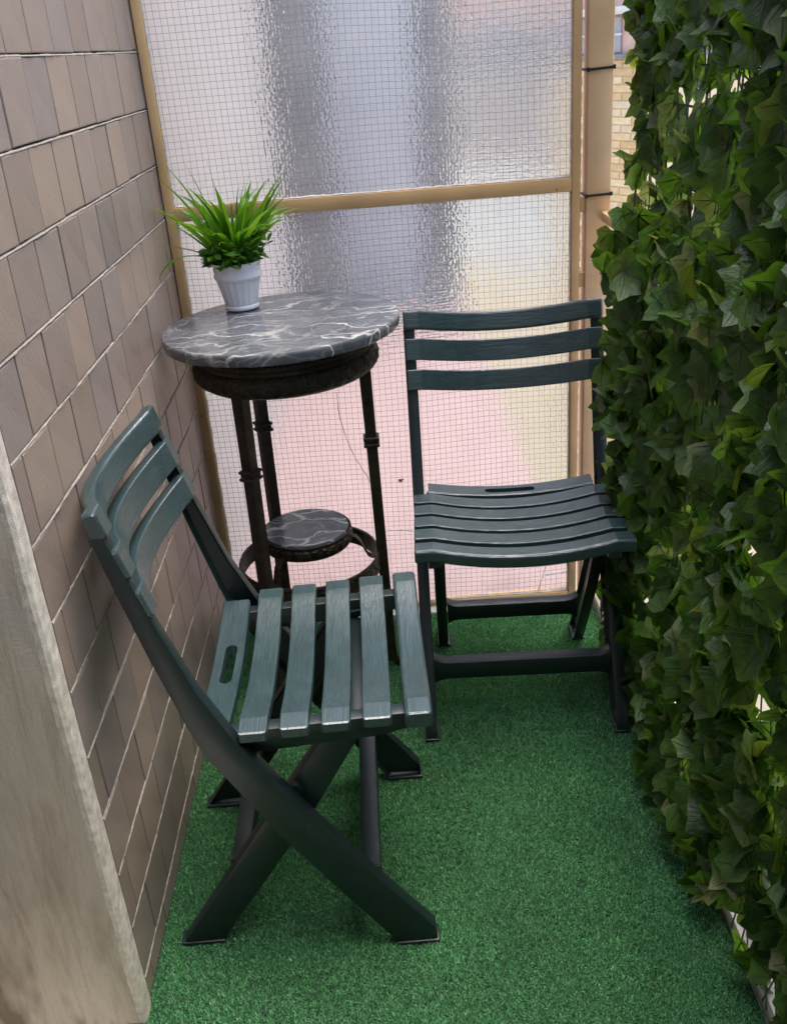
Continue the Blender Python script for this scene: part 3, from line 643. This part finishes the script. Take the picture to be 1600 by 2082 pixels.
def grass_blade(base, az, tilt0, bend, length, width, tw=0.0):
    bm = bmesh.new(); n = 10; p = Vector(base); th = tilt0; d = Vector((math.cos(az), math.sin(az), 0)); s = Vector((-math.sin(az + tw), math.cos(az + tw), 0)); L_, C_, R_ = [], [], []
    for i in range(n + 1):
        t = i / n; w = width * (0.45 + 0.55 * min(1, t * 3)) * (1 - max(0, (t - .35) / .65) ** 1.6)
        w = max(w, .0003); up = Vector((-d.x * math.sin(th), -d.y * math.sin(th), math.cos(th))) if False else (d * -math.cos(th) + Vector((0, 0, math.sin(th))))
        L_.append(bm.verts.new(p + s * w - up * w * -.25)); C_.append(bm.verts.new(p)); R_.append(bm.verts.new(p - s * w - up * w * -.25))
        p = p + (d * math.sin(th) + Vector((0, 0, math.cos(th)))) * (length / n); th += bend / n * (0.4 + 1.2 * t)
    for i in range(n):
        bm.faces.new((L_[i], C_[i], C_[i + 1], L_[i + 1])); bm.faces.new((C_[i], R_[i], R_[i + 1], C_[i + 1]))
    me = bpy.data.meshes.new('grass_blade'); bm.to_mesh(me); bm.free(); me.materials.append(M['blade'])
    me.polygons.foreach_set('use_smooth', [True] * len(me.polygons)); return link('grass_blade', me, pl)
for k in range(84):
    az = rp.uniform(0, 2 * math.pi); r_ = rp.uniform(0, .026)
    grass_blade((math.cos(az) * r_, math.sin(az) * r_, .085), az + rp.uniform(-.6, .6), rp.uniform(.05, .62), rp.uniform(.3, 1.7), rp.uniform(.09, .19), rp.uniform(.0066, .0100), rp.uniform(-1.3, 1.3))
# the long arching blades on the left, drooping one, and those on the right
for az, t0, bd, ln, wd in ((174, .62, .80, .20, .0062), (182, 1.0, .95, .165, .0058), (192, 1.0, 2.1, .155, .0060), (176, .40, .55, .215, .0062), (165, .32, .5, .225, .0062), (150, .25, .35, .21, .006), (5, .40, .45, .19, .0062), (-10, .35, .55, .20, .0062), (15, .50, .25, .175, .006), (-20, .55, .6, .16, .0058), (200, .6, .6, .18, .006), (185, 1.25, .5, .09, .004), (-60, .3, 1.6, .12, .006), (-100, .3, 1.9, .10, .0058), (-45, .5, 1.4, .11, .0056), (120, .2, .3, .205, .006), (178, .75, .3, .14, .0055), (2, .6, .8, .15, .0055)):
    a = R(az); grass_blade((math.cos(a) * .02, math.sin(a) * .02, .085), a, t0, bd, ln, wd, 1.0 if math.cos(a) < 0 else -1.0)
bm = bmesh.new(); rs = random.Random(4)
def oval(bm, c, d, up, ln, wd):
    d = d.normalized(); s = d.cross(up).normalized() if d.cross(up).length > 1e-4 else Vector((1, 0, 0)); n_ = s.cross(d)
    pr = [(0, 0), (.25, .75), (.55, 1), (.82, .75), (1, .05)]
    A = [bm.verts.new(c + d * ln * t + s * wd * w + n_ * (w * wd * .25)) for t, w in pr]; B = [bm.verts.new(c + d * ln * t - s * wd * w + n_ * (w * wd * .25)) for t, w in pr[1:]]
    Cc = [bm.verts.new(c + d * ln * t) for t, w in pr[1:]]
    A0 = A[0]
    bm.faces.new((A0, A[1], Cc[0])); bm.faces.new((A0, Cc[0], B[0]))
    for i in range(3): bm.faces.new((A[i + 1], A[i + 2], Cc[i + 1], Cc[i])); bm.faces.new((Cc[i], Cc[i + 1], B[i + 1], B[i]))
for k in range(120):
    az = rs.uniform(0, 2 * math.pi); r_ = rs.uniform(.024, .046); h = rs.uniform(.005, .05) * (1 + (0.6 if math.cos(az) > .5 else 0))
    b0 = Vector((math.cos(az) * r_ * .7, math.sin(az) * r_ * .7, .083)); out_ = Vector((math.cos(az), math.sin(az), 0))
    tip = b0 + out_ * rs.uniform(.010, .042) + Vector((0, 0, h)) 
    add_tube(bm, [b0, (b0 + tip) / 2 + Vector((0, 0, .006)), tip], .0006, 4)
    for q in range(rs.randint(4, 7)):
        dd = (out_ * rs.uniform(-.2, 1) + Vector((rs.uniform(-1, 1), rs.uniform(-1, 1), rs.uniform(-.5, .8)))).normalized()
        oval(bm, tip.lerp(b0, rs.uniform(0, .5)), dd, Vector((rs.uniform(-.4, .4), rs.uniform(-.4, .4), 1)).normalized(), rs.uniform(.014, .025), rs.uniform(.0042, .0082))
me = bpy.data.meshes.new('small_leaves'); bm.to_mesh(me); bm.free(); me.materials.append(M['sprig']); o = link('small_leaves', me, pl); o['kind'] = 'stuff'

# ================================================================== IVY SCREEN
ivy = empty('ivy_screen', (0.90, 0.3, 0)); tag(ivy, 'dense artificial ivy screen hanging down the whole right side', 'ivy screen')
IVO = Vector((0.90, 0.3, 0))
def ivy_leaf(seed, pale):
    rr = random.Random(seed); fold = rr.uniform(-.2, .8); droop = rr.uniform(-.5, 1.3); curl = rr.uniform(-.6, .6)
    def zs(x, y): return fold * math.sqrt(x * x + .012) * .8 - droop * (y - .3) ** 2 * .5 + curl * x * (y - .4) + .05 * math.sin(x * 7 + seed) * (abs(x))
    j = lambda: rr.uniform(-.035, .035)
    def half(s):
        return [(s * .20 + j(), -.07 + j()), (s * .44 + j(), .03 + j()), (s * .41 + j(), .25 + j()), (s * .56 + j(), .50 + j()), (s * .33 + j(), .62 + j()), (s * .18 + j() * .5, .83 + j())]
    sp_ = [(0, .05), (0, .30), (0, .60), (0, 1.0)]; bm = bmesh.new(); S = [bm.verts.new((x, y, 0)) for x, y in sp_]
    for s in (-1, 1):
        O = [bm.verts.new((x, y, 0)) for x, y in half(s)]
        for f in ((S[0], O[0], S[1]), (O[0], O[2], S[1]), (O[0], O[1], O[2]), (S[1], O[2], O[4]), (O[2], O[3], O[4]), (S[1], O[4], S[2]), (S[2], O[4], O[5]), (S[2], O[5], S[3])):
            bm.faces.new(f if s > 0 else f[::-1])
    n0 = len(bm.verts); bm.verts.index_update(); bmesh.ops.subdivide_edges(bm, edges=list(bm.edges), cuts=1, use_grid_fill=True); bm.verts.index_update()
    for v_ in bm.verts:
        if v_.index >= n0 and v_.is_boundary: v_.co.x *= 1.02; v_.co.y = .42 + (v_.co.y - .42) * 1.02
    bmesh.ops.triangulate(bm, faces=bm.faces)
    for v_ in bm.verts: v_.co.z = zs(v_.co.x, v_.co.y)
    nleaf = len(bm.faces)
    for tx, ty, w in ((0, .93, .022), (.36, .06, .013), (-.36, .06, .013), (.46, .44, .016), (-.46, .44, .016), (.20, .70, .011), (-.20, .70, .011)):
        y0 = .06 if abs(tx) > .3 or tx == 0 else .42
        for sg in (1, -1):
            pv = None
            for i in range(5):
                t = i / 4; x = tx * t; y = y0 + (ty - y0) * t; ww = w * (1 - .75 * t)
                dx, dy = tx, ty - y0; l_ = math.hypot(dx, dy); nx_, ny_ = -dy / l_ * ww, dx / l_ * ww; z = zs(x, y) + sg * .010
                cur = (bm.verts.new((x + nx_, y + ny_, z)), bm.verts.new((x - nx_, y - ny_, z)))
                if pv:
                    f = bm.faces.new((pv[0], pv[1], cur[1], cur[0])); f.material_index = 1
                pv = cur
    bmesh.ops.triangulate(bm, faces=bm.faces)
    uvl = bm.loops.layers.uv.new('UVMap')
    for f in bm.faces:
        for lp in f.loops: lp[uvl].uv = (lp.vert.co.x, lp.vert.co.y)
    me = bpy.data.meshes.new('ivy_leaf'); bm.to_mesh(me); bm.free(); me.materials.append(M['ivy_pale'] if pale else M['ivy']); me.materials.append(M['vein'])
    me.polygons.foreach_set('use_smooth', [True] * len(me.polygons)); return me
leaf_me = [ivy_leaf(100 + k, False) for k in range(8)] + [ivy_leaf(300 + k, True) for k in range(3)]
leaf_np = []
for me in leaf_me:
    me.calc_loop_triangles() if hasattr(me, 'calc_loop_triangles') else None
    co = np.zeros(len(me.vertices) * 3, np.float32); me.vertices.foreach_get('co', co)
    ids = np.array([list(p.vertices) for p in me.polygons], np.int32); mi = np.array([p.material_index for p in me.polygons], np.int32)
    leaf_np.append((co.reshape(-1, 3), ids, mi))
leaves = []; ri = random.Random(77)
def put(x, y, z, size, pale_p=0.06, spread=0.55):
    # normal roughly towards the balcony (-x), tip hanging down
    n = Vector((-1, ri.gauss(-0.25, spread), ri.gauss(0.15, spread))).normalized()
    roll = ri.gauss(0, 1.0)
    tip = Vector((0, math.sin(roll), -math.cos(roll))); tip = (tip - n * tip.dot(n)).normalized(); xa = tip.cross(n)
    k = ri.randrange(8) if ri.random() > pale_p else 8 + ri.randrange(3)
    m_ = Matrix((xa, tip, n)).transposed().to_4x4()
    m_ = Matrix.Translation(Vector((x, y, z)) - tip * size * .4) @ m_ @ Matrix.Scale(size, 4)
    leaves.append((m_, k, size, Vector((x, y, z)), n))
# lower curtain hangs inside the railing
for k in range(2300):
    y = ri.uniform(-0.62, 1.085); z = ri.uniform(0.0, 0.965 if y < .6 else .92); lay = ri.random()
    if y > 0.98 and z < 0.55 and ri.random() < .75: continue
    x = 0.858 + 0.030 * lay + 0.012 * math.sin(y * 9 + z * 4) + 0.012 * z
    if z < .06: z += .03
    if z > .80 and y > .5: x -= 0.022 * min(1, (z - .80) / .08)
    put(x, y, z, ri.uniform(.046, .082), 0.03 if z > .35 else 0.08)
# upper part tied to the wire fence; looser towards the far end
for k in range(1350):
    y = ri.uniform(-0.62, 1.235); z = ri.uniform(0.93, 1.42); lay = ri.random()
    if y > 0.62 and ri.random() < (0.5 if z < 1.2 else .25): continue
    bul = 0.045 * max(0.0, min(1.0, (0.72 - y) / .25))
    x = 0.962 - 0.026 * lay - bul * (0.5 + 0.5 * math.sin(z * 7 + y * 5)) 
    put(x, y, z, ri.uniform(.054, .092) if y < .6 else ri.uniform(.046, .074), 0.05, 0.5)
# sprays lying over the handrail
for k in range(60):
    put(ri.uniform(.878, .925), ri.uniform(.35, 1.04), ri.uniform(.915, .955), ri.uniform(.052, .085), .05, .8)
for k in range(45):
    put(ri.uniform(.942, .962), ri.uniform(1.08, 1.24), ri.uniform(1.14, 1.42), ri.uniform(.05, .075), .05, .7)
for k in range(700):   # unseen leaves added behind the viewer to hold back side light
    put(.885 + ri.uniform(0, .05), ri.uniform(-1.72, -.62), ri.uniform(.03, 1.42), ri.uniform(.08, .11), .05, .5)
# a few thin places where the outside shows through
GAPS = [(0.256, 0.041, 0.068), (0.108, 0.062, 0.058), (0.534, 0.144, 0.042), (0.445, 0.727, 0.044), (0.74, 0.459, 0.047), (0.556, 0.457, 0.043), (0.693, 0.083, 0.042), (0.195, 0.464, 0.028), (0.56, 0.922, 0.034), (0.338, 0.478, 0.029)]   # y, z, radius
leaves = [l for l in leaves if not any(math.hypot(l[3].y - gy, l[3].z - gz) < gr for gy, gz, gr in GAPS)]
scored = []
for i, (m_, k, s_, c, n) in enumerate(leaves):
    px, py, dd = project(c)
    if not (-20 < px < 1640 and -40 < py < 2120): scored.append((0, i)); continue
    facing = abs(n.dot((CP - c).normalized())); front = 1.0 - min(1, max(0, (c.x - (.86 if c.z < .93 else .91)) / .05)) * .75
    scored.append(((s_ / dd) ** 2 * (0.3 + facing) * front, i))
scored.sort(reverse=True); big = {i for _, i in scored[:300]}
Vs, Fs, Ms, Us, off = [], [], [], [], 0
inv = Matrix.Translation(-IVO)
for i, (m_, k, s_, c, n) in enumerate(leaves):
    if i in big:
        o = link('leaf', leaf_me[k], ivy); o.matrix_local = inv @ m_
    else:
        co, ids, mi = leaf_np[k]; A = np.array(inv @ m_); v_ = co @ A[:3, :3].T + A[:3, 3]
        Vs.append(v_); Us.append(co[ids.ravel(), :2]); Fs.append(ids + off); Ms.append(np.where(mi == 1, 1, 2 if k >= 8 else 0)); off += len(v_)
o = mesh_np('leaf_mass', np.concatenate(Vs), np.concatenate(Fs).ravel(), 3, [M['ivy'], M['vein'], M['ivy_pale']], np.concatenate(Ms), ivy); o['kind'] = 'stuff'
uvl = o.data.uv_layers.new(name='UVMap'); uvl.data.foreach_set('uv', np.concatenate(Us).astype(np.float32).ravel())
o.data.polygons.foreach_set('use_smooth', [True] * len(o.data.polygons))
bm = bmesh.new()
for k in range(70):
    y = ri.uniform(-.6, 1.06); x = 0.885 + ri.uniform(0, .004); p = [(x - .9 + .004 * math.sin(t * 9 + k), y - .3 + .05 * math.sin(t * 5 + k * 1.3), .02 + .86 * t) for t in np.linspace(0, 1, 14)]
    add_tube(bm, p, .0013, 4)
for k in range(40):
    y = ri.uniform(-.6, 1.2); p = [(.941 - .9, y - .3 + .04 * math.sin(t * 5 + k * 1.3), .93 + .48 * t) for t in np.linspace(0, 1, 10)]
    add_tube(bm, p, .0012, 4)
o = obj('stems', bm, M['stem'], ivy); o['kind'] = 'stuff'
